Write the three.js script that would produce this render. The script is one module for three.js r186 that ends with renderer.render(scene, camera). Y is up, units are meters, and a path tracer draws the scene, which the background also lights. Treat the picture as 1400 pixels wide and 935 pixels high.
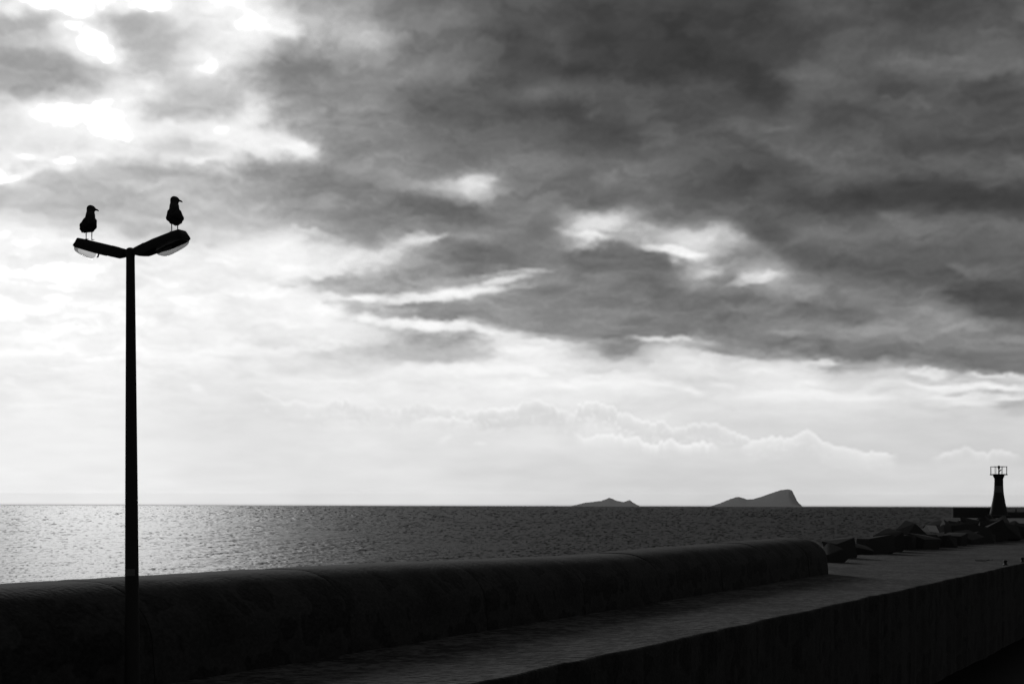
import * as THREE from 'three';
import { mergeGeometries, mergeVertices } from 'three/addons/utils/BufferGeometryUtils.js';
import { ConvexGeometry } from 'three/addons/geometries/ConvexGeometry.js';
import { MarchingCubes } from 'three/addons/objects/MarchingCubes.js';

// ------------------------------------------------------------------ camera, light, exposure
// World: metres, y up, the pier deck at y = 0, the sea at y = -3; the camera looks along -z from 2.27 m above the deck.
const scene = new THREE.Scene();
const EYE = 2.27, SEA = -3, HAZE = 1.6e-5;
const camera = new THREE.PerspectiveCamera(2 * Math.atan(691.7 / 1944) * 180 / Math.PI, 1400 / 1383.4, 0.1, 250000);
camera.setViewOffset(1400, 1383.4, 0, 0, 1400, 935);      // rising-front lens: level camera, horizon low in the frame
camera.position.set(0, EYE, 0);
camera.rotation.z = 0.0019;

const renderer = new THREE.WebGLRenderer({ antialias: true });
renderer.setSize(1400, 935);
renderer.toneMapping = THREE.LinearToneMapping;
renderer.toneMappingExposure = 1 / 3;                       // exposed for the bright sky: the pier falls to near black
renderer.shadowMap.enabled = true;

const SUN_AZ = -16.3 * Math.PI / 180, SUN_EL = 15.6 * Math.PI / 180;
const sunDir = new THREE.Vector3(Math.sin(SUN_AZ) * Math.cos(SUN_EL), Math.sin(SUN_EL), -Math.cos(SUN_AZ) * Math.cos(SUN_EL));
const sun = new THREE.DirectionalLight(0xffffff, 2);
sun.position.copy(sunDir).multiplyScalar(120);
sun.castShadow = true;
sun.shadow.radius = 20;
sun.shadow.mapSize.set(2048, 2048);
Object.assign(sun.shadow.camera, { left: -90, right: 90, top: 60, bottom: -60, near: 1, far: 400 });
scene.add(sun, sun.target);

// ------------------------------------------------------------------ noise
let seed = 20117;
const rnd = () => { seed = (seed * 1664525 + 1013904223) >>> 0; return seed / 4294967296; };
const hash = (x, y, s) => { let h = Math.imul(x, 374761393) ^ Math.imul(y, 668265263) ^ Math.imul(s, 1274126177); h = Math.imul(h ^ (h >>> 13), 1274126177); return ((h ^ (h >>> 16)) >>> 0) / 4294967296; };
const vnoise = (x, y, s = 0, px = 0, py = 0) => {                // value noise, -1..1, optionally periodic
  const ix = Math.floor(x), iy = Math.floor(y), fx = x - ix, fy = y - iy;
  const u = fx * fx * fx * (fx * (fx * 6 - 15) + 10), v = fy * fy * fy * (fy * (fy * 6 - 15) + 10);
  const X = (i) => (px ? ((i % px) + px) % px : i), Y = (i) => (py ? ((i % py) + py) % py : i);
  const a = hash(X(ix), Y(iy), s), b = hash(X(ix + 1), Y(iy), s), c = hash(X(ix), Y(iy + 1), s), d = hash(X(ix + 1), Y(iy + 1), s);
  return (a + (b - a) * u + (c - a) * v + (a - b - c + d) * u * v) * 2 - 1;
};
const fbm = (x, y, oct, s = 0, px = 0, py = 0) => {
  let sum = 0, a = 0.5;
  for (let i = 0; i < oct; i++, a *= 0.5, x *= 2, y *= 2, px *= 2, py *= 2) sum += a * vnoise(x, y, s + i * 17, px, py);
  return sum;
};
const clamp = (x, a = 0, b = 1) => Math.min(b, Math.max(a, x));
const sstep = (a, b, x) => { const t = clamp((x - a) / (b - a)); return t * t * (3 - 2 * t); };
const lerp = (a, b, t) => a + (b - a) * t;
const lin = (t) => { const c = Math.max(0, t) / 255; return c <= 0.04045 ? c / 12.92 : Math.pow((c + 0.055) / 1.055, 2.4); };

// ------------------------------------------------------------------ the sky: clouds by bearing and height (degrees)
// TONES: broad brightness of the cloud deck, rows from high to the horizon, columns from left to right of the view.
// WISPS: single clouds and gaps [bearing, height, half width, half height, tilt, tone, softness, density].
// CRESTS: the line of heaped clouds far out over the bay.
const TONES = [
  [215,254,255,225,240,215,250,235,175,150,140,118,100,92,92,85,72,70,68,66,64,65,82,85,80,70,70,82,86],
  [190,188,215,188,190,222,235,248,190,180,150,122,112,98,84,72,66,66,66,62,66,67,80,88,80,66,78,85,88],
  [180,205,255,240,184,205,232,235,185,180,186,130,110,95,78,82,62,62,60,58,62,67,70,80,85,82,95,92,88],
  [163,172,215,245,190,225,225,205,140,150,160,130,118,98,75,70,64,64,58,58,60,70,75,88,98,96,95,94,98],
  [165,174,190,205,200,200,215,165,132,128,138,128,115,98,82,72,72,72,62,68,62,67,98,96,88,98,102,100,100],
  [178,182,215,235,225,185,183,200,138,128,126,110,102,95,90,95,90,85,80,80,66,62,92,90,82,80,86,78,82],
  [222,238,250,255,188,178,180,232,158,160,138,118,95,92,86,79,80,85,80,76,76,81,90,82,84,90,88,86,80],
  [212,232,246,254,240,228,232,238,200,165,138,122,108,100,97,88,80,76,86,84,88,97,86,78,84,86,82,84,80],
  [228,226,220,232,222,200,225,246,225,142,125,118,108,104,108,100,88,84,92,92,90,82,98,94,92,78,76,80,78],
  [242,250,235,205,210,238,230,165,150,138,138,135,122,130,125,120,105,105,108,92,82,75,88,100,98,95,92,92,96],
  [190,220,200,192,196,200,175,152,130,126,124,142,168,222,130,112,108,112,105,85,78,72,82,88,72,68,70,85,78],
  [195,190,190,188,190,198,170,159,140,130,122,112,118,158,130,118,108,118,112,100,95,96,80,72,70,68,66,66,70],
  [235,225,205,196,185,195,190,190,165,130,124,122,112,100,122,125,195,190,125,120,110,92,90,98,102,104,98,102,98],
  [246,242,232,222,200,205,215,225,230,178,140,168,140,140,128,120,225,170,190,212,185,92,106,110,105,108,106,102,98],
  [240,240,236,238,232,236,242,239,246,236,205,175,125,108,110,115,105,100,112,180,150,118,95,98,96,92,85,98,95],
  [246,248,246,240,236,238,236,238,244,222,200,160,138,118,138,128,122,120,118,160,135,180,125,100,92,92,95,104,90],
  [246,246,238,240,246,246,242,247,248,210,168,160,215,170,150,126,124,118,108,120,118,125,138,118,112,115,92,80,80],
  [248,250,248,250,248,246,240,244,246,242,175,150,142,140,140,135,130,128,122,120,115,120,110,112,125,130,128,88,84],
  [246,248,249,246,246,240,238,237,236,232,225,195,210,190,162,138,130,125,128,118,115,126,132,138,138,132,140,128,110],
  [246,248,249,246,247,242,244,240,242,234,224,195,170,205,230,222,172,142,196,185,142,128,124,122,120,122,126,124,124],
  [244,244,244,243,242,238,238,232,226,224,218,226,236,240,238,232,226,220,222,226,222,226,215,178,168,152,128,122,120],
  [240,240,240,239,238,232,232,230,234,236,234,234,232,236,238,240,240,238,226,220,222,224,228,226,226,218,222,212,222],
  [240,240,240,239,236,230,226,224,230,236,238,236,234,234,232,232,230,226,224,222,222,230,232,228,222,214,208,214,192],
  [240,240,240,238,235,230,226,224,226,232,232,232,230,228,226,224,228,228,226,222,218,216,216,214,212,210,208,208,208],
  [239,239,239,238,235,230,226,224,226,228,230,228,226,224,224,226,226,228,224,222,220,216,214,212,210,208,208,208,208],
  [239,239,239,237,235,231,227,225,226,227,227,226,224,222,219,217,217,216,215,214,214,213,212,211,210,210,210,209,208],
  [239,239,238,237,235,231,228,226,226,226,226,225,223,220,217,214,212,211,210,210,210,210,211,211,211,211,210,209,209],
  [239,239,238,237,235,232,228,226,225,225,225,224,222,219,216,213,211,210,209,209,209,209,210,210,210,211,211,211,211],
  [239,239,238,237,235,232,228,226,225,225,225,224,222,219,216,213,211,210,209,209,209,209,210,210,210,211,211,211,211]];
const WISPS = [
  [-19.59,18.20,0.65,0.29,0,252,0.9,0.8],[-17.96,18.47,1.77,0.27,0,254,0.9,0.9],[-14.98,18.79,2.06,0.41,0,255,0.9,0.9],
  [-15.80,18.31,0.77,0.41,10,200,0.8,0.7],[-17.82,17.67,0.88,0.29,30,246,0.9,0.6],[-15.66,16.96,0.53,0.35,-30,250,0.9,0.8],
  [-9.00,18.51,0.59,0.29,-25,246,0.9,0.8],[-14.98,15.62,1.77,0.41,10,252,0.9,0.8],[-13.59,14.06,1.77,0.35,-14,206,0.9,0.8],
  [-17.42,13.80,1.77,0.29,-4,222,0.9,0.6],[-19.02,12.49,1.77,0.41,14,252,0.6,1],[-18.22,13.08,1.77,0.35,14,250,0.9,0.8],
  [-8.92,14.15,1.18,0.35,-12,246,0.7,0.9],[-8.48,14.58,1.47,0.29,0,170,0.9,0.3],[-7.18,18.44,1.36,0.41,8,176,0.9,0.6],
  [-2.65,18.83,1.18,0.35,4,122,0.9,0.7],[-5.00,13.72,1.47,0.35,0,142,0.9,0.6],[-1.62,12.79,1.30,0.32,16,224,1,0.8],
  [-1.12,12.46,1.18,0.29,4,176,1,0.8],[-2.80,12.44,0.88,0.35,0,150,1,0.5],[-2.21,11.77,1.77,0.41,-6,102,0.7,0.9],
  [-3.24,11.37,1.18,0.29,-10,112,0.9,0.7],[-5.87,9.62,1.47,0.41,20,244,0.8,0.9],[-4.35,10.27,1.18,0.29,22,232,0.8,0.9],
  [-3.24,10.57,0.88,0.21,10,228,0.8,0.9],[-6.75,8.89,2.06,0.29,2,170,0.8,0.8],[-7.33,8.79,0.88,0.18,6,240,0.9,0.5],
  [-4.12,9.93,1.77,0.41,10,150,0.9,0.6],[-2.65,8.46,2.95,0.24,7,240,0.7,0.9],[-0.29,9.05,1.18,0.15,10,214,0.8,0.8],
  [-5.29,8.26,2.06,0.24,-2,244,0.8,0.9],[-2.36,7.80,3.83,0.41,-2,142,0.7,0.95],[-5.29,7.91,1.18,0.24,6,186,0.8,0.7],
  [-4.12,7.29,2.65,0.27,-5,246,0.7,0.95],[-5.99,7.56,0.35,0.35,30,244,0.8,0.8],[-1.77,7.08,1.77,0.15,-8,230,0.8,0.8],
  [-2.36,6.73,2.65,0.29,-2,158,0.8,0.8],[-4.12,6.13,2.06,0.35,-4,190,0.9,0.7],[-2.94,5.97,1.77,0.29,-6,172,0.9,0.7],
  [-0.29,6.79,1.18,0.29,2,236,0.8,0.8],[2.36,15.42,1.77,0.41,-14,72,0.8,0.7],[1.18,15.57,1.47,0.41,4,78,0.8,0.7],
  [1.77,17.94,0.41,0.77,20,84,0.9,0.7],[3.30,15.33,0.35,0.18,30,98,0.9,0.8],[4.41,16.08,4.42,0.35,4,86,0.9,0.7],
  [0.59,16.12,1.77,0.35,-6,104,0.9,0.7],[9.92,14.61,1.77,0.41,-10,98,0.9,0.7],[13.03,14.94,1.77,0.41,-4,76,0.8,0.8],
  [17.96,16.57,3.24,0.41,4,102,0.9,0.7],[15.80,15.88,2.65,0.35,0,80,0.8,0.6],[19.02,15.78,1.47,0.35,4,74,0.8,0.8],
  [17.15,13.62,3.24,0.29,-2,70,0.8,0.9],[13.87,14.09,1.77,0.41,-20,88,0.9,0.6],[11.63,13.53,2.06,0.29,-20,104,0.9,0.8],
  [13.87,13.22,1.77,0.24,-4,84,0.9,0.6],[18.49,11.66,2.36,0.41,-4,62,0.8,0.9],[12.47,11.76,1.47,0.41,-10,76,0.8,0.8],
  [16.88,12.30,1.47,0.18,6,84,0.9,0.4],[10.49,12.34,0.88,0.41,-20,92,0.9,0.7],[5.29,12.25,1.77,0.29,-4,102,0.9,0.6],
  [7.62,11.81,1.77,0.35,-6,100,0.9,0.7],[2.65,12.37,1.77,0.29,-10,108,0.9,0.7],[0.59,11.67,1.18,0.41,0,128,0.9,0.5],
  [2.06,10.54,1.77,0.18,2,136,0.9,0.6],[3.83,11.23,1.06,0.38,-4,222,0.7,0.95],[3.30,10.75,0.47,0.24,0,236,0.8,0.8],
  [5.00,10.85,1.36,0.35,-8,196,0.8,0.9],[6.02,10.27,1.41,0.18,-10,238,0.6,0.95],[7.04,10.02,0.88,0.21,-10,244,0.7,1],
  [7.18,10.61,1.00,0.38,4,212,0.8,0.9],[8.34,10.44,0.59,0.29,30,182,0.9,0.8],[6.60,9.69,0.41,0.21,30,198,0.8,0.9],
  [7.33,9.33,0.88,0.29,-6,178,0.8,0.9],[7.96,9.21,0.65,0.15,4,206,1,0.8],[9.92,8.99,0.88,0.24,12,214,0.7,0.95],
  [10.35,9.12,0.41,0.21,0,226,0.8,0.9],[9.20,8.78,0.41,0.18,0,190,0.9,0.7],[3.53,10.10,2.65,0.35,4,108,0.6,0.9],
  [5.00,9.88,1.77,0.35,-12,104,0.7,0.9],[0.59,9.83,1.77,0.29,4,108,0.8,0.8],[8.20,8.32,2.06,0.24,-6,112,0.9,0.7],
  [8.77,8.88,0.88,0.29,-4,122,0.9,0.5],[9.63,9.85,1.18,0.35,-10,130,0.9,0.6],[12.47,9.62,1.77,0.41,-16,88,0.9,0.8],
  [15.25,9.79,2.06,0.35,-4,86,0.9,0.7],[17.69,9.67,2.06,0.41,-4,88,0.9,0.7],[14.15,10.25,2.65,0.24,0,110,0.9,0.5],
  [17.82,8.93,1.18,0.21,-30,112,0.9,0.7],[12.47,8.64,1.77,0.29,-20,128,0.9,0.7],[12.47,7.65,2.65,0.24,-8,102,0.8,0.8],
  [13.87,7.25,1.18,0.15,-8,96,0.9,0.7],[14.42,6.89,3.24,0.18,0,142,0.9,0.6],[11.20,6.80,1.00,0.12,-6,156,0.8,0.8],
  [19.28,6.40,2.06,0.15,-2,146,0.8,0.8],[0.59,7.38,1.77,0.24,-4,136,0.8,0.8],[3.83,7.37,3.24,0.29,-4,132,0.8,0.8],
  [5.87,6.71,1.47,0.15,-2,218,0.7,0.9],[7.62,6.46,1.18,0.18,-8,206,0.8,0.7],[8.20,7.09,2.36,0.18,-4,116,0.8,0.8],
  [4.41,6.26,0.77,0.41,10,138,0.7,0.95],[2.65,6.56,1.77,0.24,-4,168,0.8,0.8],[0.59,6.56,1.18,0.24,-4,226,0.8,0.8],
  [2.06,6.16,1.18,0.29,0,222,0.9,0.7],[6.46,6.13,0.88,0.24,0,214,0.9,0.7],[8.77,6.10,1.18,0.18,-6,150,0.8,0.9],
  [10.49,6.30,3.54,0.24,-3,130,0.8,0.95],[14.42,5.99,5.01,0.38,-3,112,0.7,0.95],[19.54,5.21,1.47,0.24,-4,112,0.7,0.8],
  [9.06,5.66,2.95,0.18,-4,224,0.8,0.9],[8.20,5.94,1.47,0.12,-6,214,0.8,0.8],[11.06,5.55,1.77,0.18,-2,228,0.8,0.8],
  [12.47,5.64,0.88,0.12,-6,222,0.8,0.8],[13.17,5.42,1.00,0.18,-6,152,0.7,0.9],[13.87,5.27,1.18,0.12,0,180,0.9,0.7],
  [14.15,5.15,1.18,0.15,0,214,0.9,0.8],[16.07,5.13,1.47,0.15,-2,226,0.7,0.95],[18.75,4.93,1.77,0.12,-2,222,0.7,0.9],
  [17.96,4.75,2.36,0.09,-2,190,0.8,0.8],[-2.36,5.39,3.83,0.18,1,240,0.8,0.8],[2.36,4.87,3.83,0.24,-1,241,0.6,0.95],
  [5.29,4.98,1.77,0.15,-8,240,0.7,0.9],[7.04,4.61,0.88,0.12,-8,236,0.7,0.9],[8.48,4.80,0.77,0.12,-4,232,0.7,0.8],
  [0.00,5.63,2.65,0.29,4,240,0.8,0.7],[0.59,5.19,2.65,0.12,0,226,0.9,0.6],[4.41,5.45,1.77,0.15,0,216,0.8,0.7],
  [-7.33,4.99,3.24,0.18,0,240,0.9,0.5],[-13.03,7.16,2.65,0.29,4,232,0.9,0.5],[-9.35,6.46,1.77,0.35,-14,224,0.9,0.6],
  [-8.20,5.70,2.95,0.21,-2,226,0.8,0.7],[-6.75,5.87,1.47,0.29,0,214,0.9,0.6],[-10.49,7.52,2.36,0.27,4,246,0.9,0.6],
  [-18.22,8.90,2.06,0.21,4,252,0.8,0.7],[-16.34,8.38,2.06,0.24,0,236,0.9,0.6],[-16.07,7.67,3.54,0.24,4,252,0.9,0.7],
  [-18.22,6.98,2.06,0.27,0,242,0.9,0.6],[-13.03,9.69,2.36,0.29,-2,246,0.9,0.6],[-12.05,10.29,0.77,0.15,-10,206,0.9,0.7],
  [-13.87,6.01,3.54,0.12,0,250,0.8,0.6],[-16.34,5.57,4.13,0.09,0,251,0.8,0.6],[11.06,4.40,2.06,0.27,-1,238,0.7,0.9],
  [11.91,4.82,0.59,0.24,10,240,0.7,0.9],[13.03,4.66,1.77,0.15,0,216,0.9,0.6],[13.59,4.22,1.77,0.18,-4,236,0.7,0.9],
  [15.25,4.47,1.77,0.18,0,210,0.9,0.7],[17.15,4.58,1.77,0.15,-4,240,0.7,0.9],[16.88,4.30,1.77,0.18,-4,236,0.8,0.8],
  [17.42,4.40,0.77,0.09,0,196,0.8,0.9],[18.75,4.48,1.47,0.12,-2,238,0.7,0.9],[18.88,4.34,0.83,0.07,0,178,0.8,0.9],
  [19.41,3.94,1.18,0.21,-2,176,0.7,0.9],[17.96,4.00,1.47,0.15,-2,234,0.8,0.8],[19.54,4.10,1.47,0.09,-2,236,0.8,0.8],
  [-19.28,4.59,0.41,0.15,-30,250,0.8,0.7],[-18.75,3.83,1.18,0.09,0,248,0.8,0.6],[-12.47,4.56,0.47,0.15,-20,246,0.8,0.6],
  [-5.73,2.56,0.65,0.18,4,236,0.8,0.7],[-2.71,2.69,0.41,0.15,30,234,0.8,0.7],[-1.33,2.52,0.24,0.09,0,236,0.8,0.7],
  [1.18,2.70,1.18,0.41,10,232,0.9,0.4],[0.00,1.82,3.54,0.41,54,222,1,0.4],[-7.91,2.08,3.54,0.35,60,230,1,0.35],
  [-17.69,17.73,0.77,0.18,25,240,0.9,0.7],[-19.02,17.50,0.59,0.12,10,236,0.9,0.6],[-18.75,16.17,2.65,0.38,-4,160,0.9,0.5],
  [-15.11,15.51,1.30,0.24,12,256,0.9,0.7],[-13.31,15.15,1.77,0.38,4,174,0.8,0.7],[-12.75,15.77,1.47,0.35,10,182,0.8,0.6],
  [-14.70,17.94,1.18,0.38,-20,180,0.8,0.6],[-13.73,17.44,1.18,0.29,-14,190,0.8,0.6],[-11.91,16.88,0.88,0.24,14,250,0.9,0.7],
  [-11.63,17.58,0.71,0.15,10,210,0.9,0.6],[-9.20,18.35,0.77,0.15,-16,250,0.8,0.8],[-9.92,18.99,0.77,0.18,-12,248,0.9,0.7],
  [-14.42,18.89,1.77,0.15,0,256,0.9,0.7],[-17.69,18.59,1.47,0.15,0,258,0.9,0.8],[-17.69,13.04,1.47,0.18,16,250,0.9,0.7],
  [-8.92,14.07,1.06,0.21,-10,250,0.8,0.8],[-10.21,13.79,1.18,0.15,-14,248,0.9,0.7],[-11.34,14.67,1.18,0.21,-8,244,0.9,0.6],
  [-15.80,12.68,2.36,0.24,8,196,0.8,0.6],[-18.22,14.00,0.88,0.15,0,246,0.9,0.6],[-16.34,13.24,1.77,0.15,4,244,0.9,0.6],
  [-11.63,12.91,0.88,0.18,-10,244,0.9,0.6],[-18.75,11.57,1.77,0.18,-6,180,0.9,0.5],[-13.03,11.96,1.77,0.15,-3,184,0.9,0.5],
  [-15.25,11.25,1.77,0.15,-6,204,0.9,0.5],[-13.59,11.47,0.59,0.12,-10,214,0.9,0.6],[-17.42,10.03,1.77,0.15,-6,246,0.9,0.5],
  [-19.02,9.26,1.18,0.12,0,232,0.9,0.5],[-18.22,8.30,1.77,0.09,0,252,0.9,0.6],[-15.52,8.84,1.18,0.12,0,234,0.9,0.5],
  [-13.31,9.35,1.47,0.12,6,250,0.9,0.5],[-11.63,8.56,1.18,0.15,0,234,0.9,0.5],[-10.78,8.22,1.77,0.12,4,250,0.9,0.5],
  [-17.96,7.87,1.77,0.12,6,252,0.9,0.5],[-18.75,7.28,1.47,0.12,-4,238,0.9,0.5],[-13.03,7.59,1.77,0.15,-6,236,0.9,0.5],
  [-16.61,6.62,1.47,0.15,0,240,0.9,0.5],[-11.63,6.35,1.18,0.18,6,246,0.9,0.5],[-10.78,6.94,0.88,0.24,-20,226,0.9,0.5],
  [-8.77,6.84,1.18,0.24,-8,228,0.9,0.5],[-9.63,5.96,1.18,0.15,0,232,0.9,0.5],[-8.48,9.14,1.47,0.15,-4,248,0.9,0.6],
  [-7.62,9.58,1.18,0.12,-10,236,0.9,0.5],[-6.46,9.89,0.59,0.18,30,250,0.9,0.6],[-19.02,17.30,2.06,0.77,0,182,0.6,0.6],
  [-18.62,15.93,2.65,1.00,-4,162,0.6,0.85],[-14.84,17.80,1.36,1.00,-15,182,0.6,0.75],[-13.73,17.29,1.30,0.77,-10,190,0.7,0.6],
  [-12.89,15.44,1.89,0.83,4,178,0.55,0.85],[-11.63,16.18,1.06,0.59,10,186,0.7,0.6],[-11.91,17.14,0.94,0.47,10,246,0.8,0.6],
  [-7.62,16.10,2.53,1.53,-12,132,0.6,0.75],[-8.77,16.99,1.00,1.18,0,138,0.7,0.6],[-15.80,12.57,2.95,0.59,6,194,0.6,0.7],
  [-14.01,12.08,4.13,0.77,-6,182,0.7,0.5],[-8.20,12.32,2.95,0.88,-14,134,0.7,0.5],[-5.87,11.74,2.95,0.71,-14,124,0.7,0.5],
  [-1.18,9.96,1.95,0.53,-2,106,0.6,0.7],[-4.12,9.31,2.36,0.47,4,150,0.6,0.6],[6.46,17.37,2.95,0.94,-6,56,0.8,0.5],
  [10.06,16.22,0.88,0.83,-40,58,0.7,0.6],[9.92,11.10,1.06,0.71,-20,80,0.8,0.6],[15.52,12.05,3.54,0.44,-2,60,0.6,0.6],
  [18.75,7.98,1.65,0.71,-8,74,0.5,0.8],[3.83,10.10,2.36,0.41,4,106,0.6,0.6],[2.36,15.29,1.77,0.47,-14,72,0.7,0.5],
  [13.31,14.79,1.47,0.47,-4,76,0.7,0.5],[-11.91,16.88,0.88,0.24,14,250,0.9,0.7],[-16.88,14.16,5.01,1.00,3,244,1.1,0.75],
  [-18.49,12.71,2.06,0.35,14,252,1.1,0.9],[-16.61,17.39,1.36,0.77,-35,250,1.1,0.9],[-16.67,17.47,0.77,0.35,-35,256,1.3,0.9],
  [-16.21,14.95,3.54,0.83,5,250,1.1,0.9],[-15.80,15.09,1.89,0.41,8,257,1.3,0.9],[-10.78,14.34,2.65,0.53,-10,246,1.1,0.8],
  [-11.91,17.09,1.36,0.71,10,246,1.1,0.8],[-10.06,18.56,1.06,0.59,-20,249,1.1,0.8],[-14.70,18.86,3.24,0.27,0,250,1.1,0.7],
  [-18.22,18.52,1.47,0.24,0,249,1.1,0.7],[-11.63,18.81,1.18,0.35,0,250,1.1,0.7],[-13.31,15.15,1.59,0.53,4,182,0.7,0.75],
  [-14.29,17.76,1.06,0.65,-15,188,0.8,0.6],[-15.80,12.30,5.01,0.77,2,188,0.6,0.8],[-19.02,11.50,2.36,0.44,-2,188,0.7,0.75],
  [-10.78,12.42,3.83,0.71,-6,158,0.6,0.7],[-14.15,11.58,4.42,0.41,-4,190,0.7,0.6],[-18.75,12.53,1.30,0.21,16,250,1,0.9],
  [-19.41,12.32,0.88,0.15,10,252,0.7,0.8],[6.60,10.20,1.36,0.15,-10,240,0.8,0.8],[3.53,11.15,0.88,0.24,6,226,0.9,0.6],
  [4.41,10.80,1.77,0.12,-6,150,0.9,0.5],[5.87,10.84,0.88,0.18,4,170,0.9,0.5],[9.63,8.89,1.18,0.15,10,196,0.9,0.6],
  [7.62,9.56,0.77,0.12,-8,190,0.9,0.6],[0.00,9.34,1.77,0.12,8,200,0.8,0.6],[1.18,8.19,2.65,0.18,-3,136,0.8,0.6],
  [3.53,7.80,3.24,0.15,-3,146,0.8,0.5],[2.36,7.03,2.06,0.12,-3,130,0.8,0.5],[-4.12,11.35,1.77,0.18,-8,132,0.9,0.5],
  [0.00,12.80,1.77,0.18,-6,138,0.9,0.5],[-8.20,10.76,1.18,0.15,-14,246,0.9,0.5],[-11.63,10.64,1.77,0.18,-8,226,0.9,0.5],
  [-4.12,8.90,3.83,0.29,2,156,0.6,0.8],[-6.46,8.87,1.77,0.21,3,176,0.7,0.7],[-2.36,7.77,4.13,0.32,-2,142,0.6,0.85],
  [-5.29,7.80,1.47,0.21,4,178,0.7,0.7],[-3.83,6.08,3.24,0.29,-3,184,0.7,0.75],[-6.75,5.93,2.65,0.24,-2,210,0.8,0.7],
  [-8.77,5.78,2.36,0.18,-2,222,0.8,0.6],[-2.80,8.40,2.80,0.18,7,240,0.7,0.85],[-0.59,8.99,1.18,0.15,10,222,0.8,0.8],
  [-4.12,7.26,2.65,0.21,-5,246,0.7,0.9],[-5.99,7.50,0.41,0.24,20,244,0.8,0.8],[-1.47,7.02,1.47,0.12,-8,236,0.8,0.8],
  [-5.58,8.25,1.77,0.15,-2,244,0.8,0.8],[4.41,6.32,0.83,0.35,8,140,0.7,0.8],[8.77,6.16,1.77,0.18,-5,146,0.8,0.7],
  [5.87,6.68,1.30,0.12,-2,222,0.7,0.8],[1.77,6.50,1.77,0.15,-4,228,0.8,0.7],[-0.29,6.50,1.06,0.18,0,236,0.8,0.7]];
const CRESTS = [
  {rim:236,body:224,deep:0.88,puff:0.15,line:[[-10.49,4.51],[-10.15,4.66],[-9.58,4.44],[-8.92,4.16],[-7.91,4.08],[-6.75,4.18],[-5.73,4.05],[-4.71,3.94],[-3.68,4.18],[-2.65,3.98],[-1.47,3.87],[-0.29,3.99],[0.35,3.82]]},
  {rim:240,body:214,deep:0.88,puff:0.12,line:[[-1.77,3.81],[-0.94,3.99],[-0.29,3.87],[0.15,3.99],[0.44,4.29],[1.03,4.29],[1.62,4.14],[1.92,3.93],[2.30,3.88],[2.50,3.52]]},
  {rim:240,body:220,deep:1.06,puff:0.18,line:[[2.06,3.52],[2.50,3.70],[2.74,4.11],[3.12,4.28],[3.59,4.20],[4.06,3.99],[4.47,3.81],[5.23,3.52],[5.73,3.46],[6.31,3.10]]},
  {rim:236,body:216,deep:0.77,puff:0.15,line:[[5.29,3.22],[6.02,3.46],[6.46,3.16],[6.98,3.28],[7.33,3.39],[8.05,3.36],[8.63,3.18],[9.12,2.86],[9.63,2.68],[10.21,2.73],[10.72,2.79],[11.06,2.67]]},
  {rim:240,body:230,deep:0.35,puff:0.12,line:[[2.36,3.00],[2.94,2.82],[3.83,2.94],[4.71,2.79],[5.58,2.52],[6.31,2.64],[7.04,2.46],[7.76,2.60],[8.34,2.48]]},
  {rim:236,body:222,deep:0.71,puff:0.12,line:[[9.06,2.45],[9.63,2.62],[10.21,2.76],[10.92,2.73],[11.34,2.84],[11.74,3.01],[12.08,2.84],[12.42,2.60],[12.89,2.46],[13.87,2.16],[15.25,2.12]]},
  {rim:226,body:216,deep:0.29,puff:0.09,line:[[16.34,1.94],[17.15,2.13],[17.74,2.30],[18.36,2.09],[19.02,2.20],[19.80,1.97]]},
  {rim:238,body:226,deep:0.41,puff:0.12,line:[[-4.12,3.45],[-2.94,3.63],[-2.06,3.52],[-1.18,3.34]]}];
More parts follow.
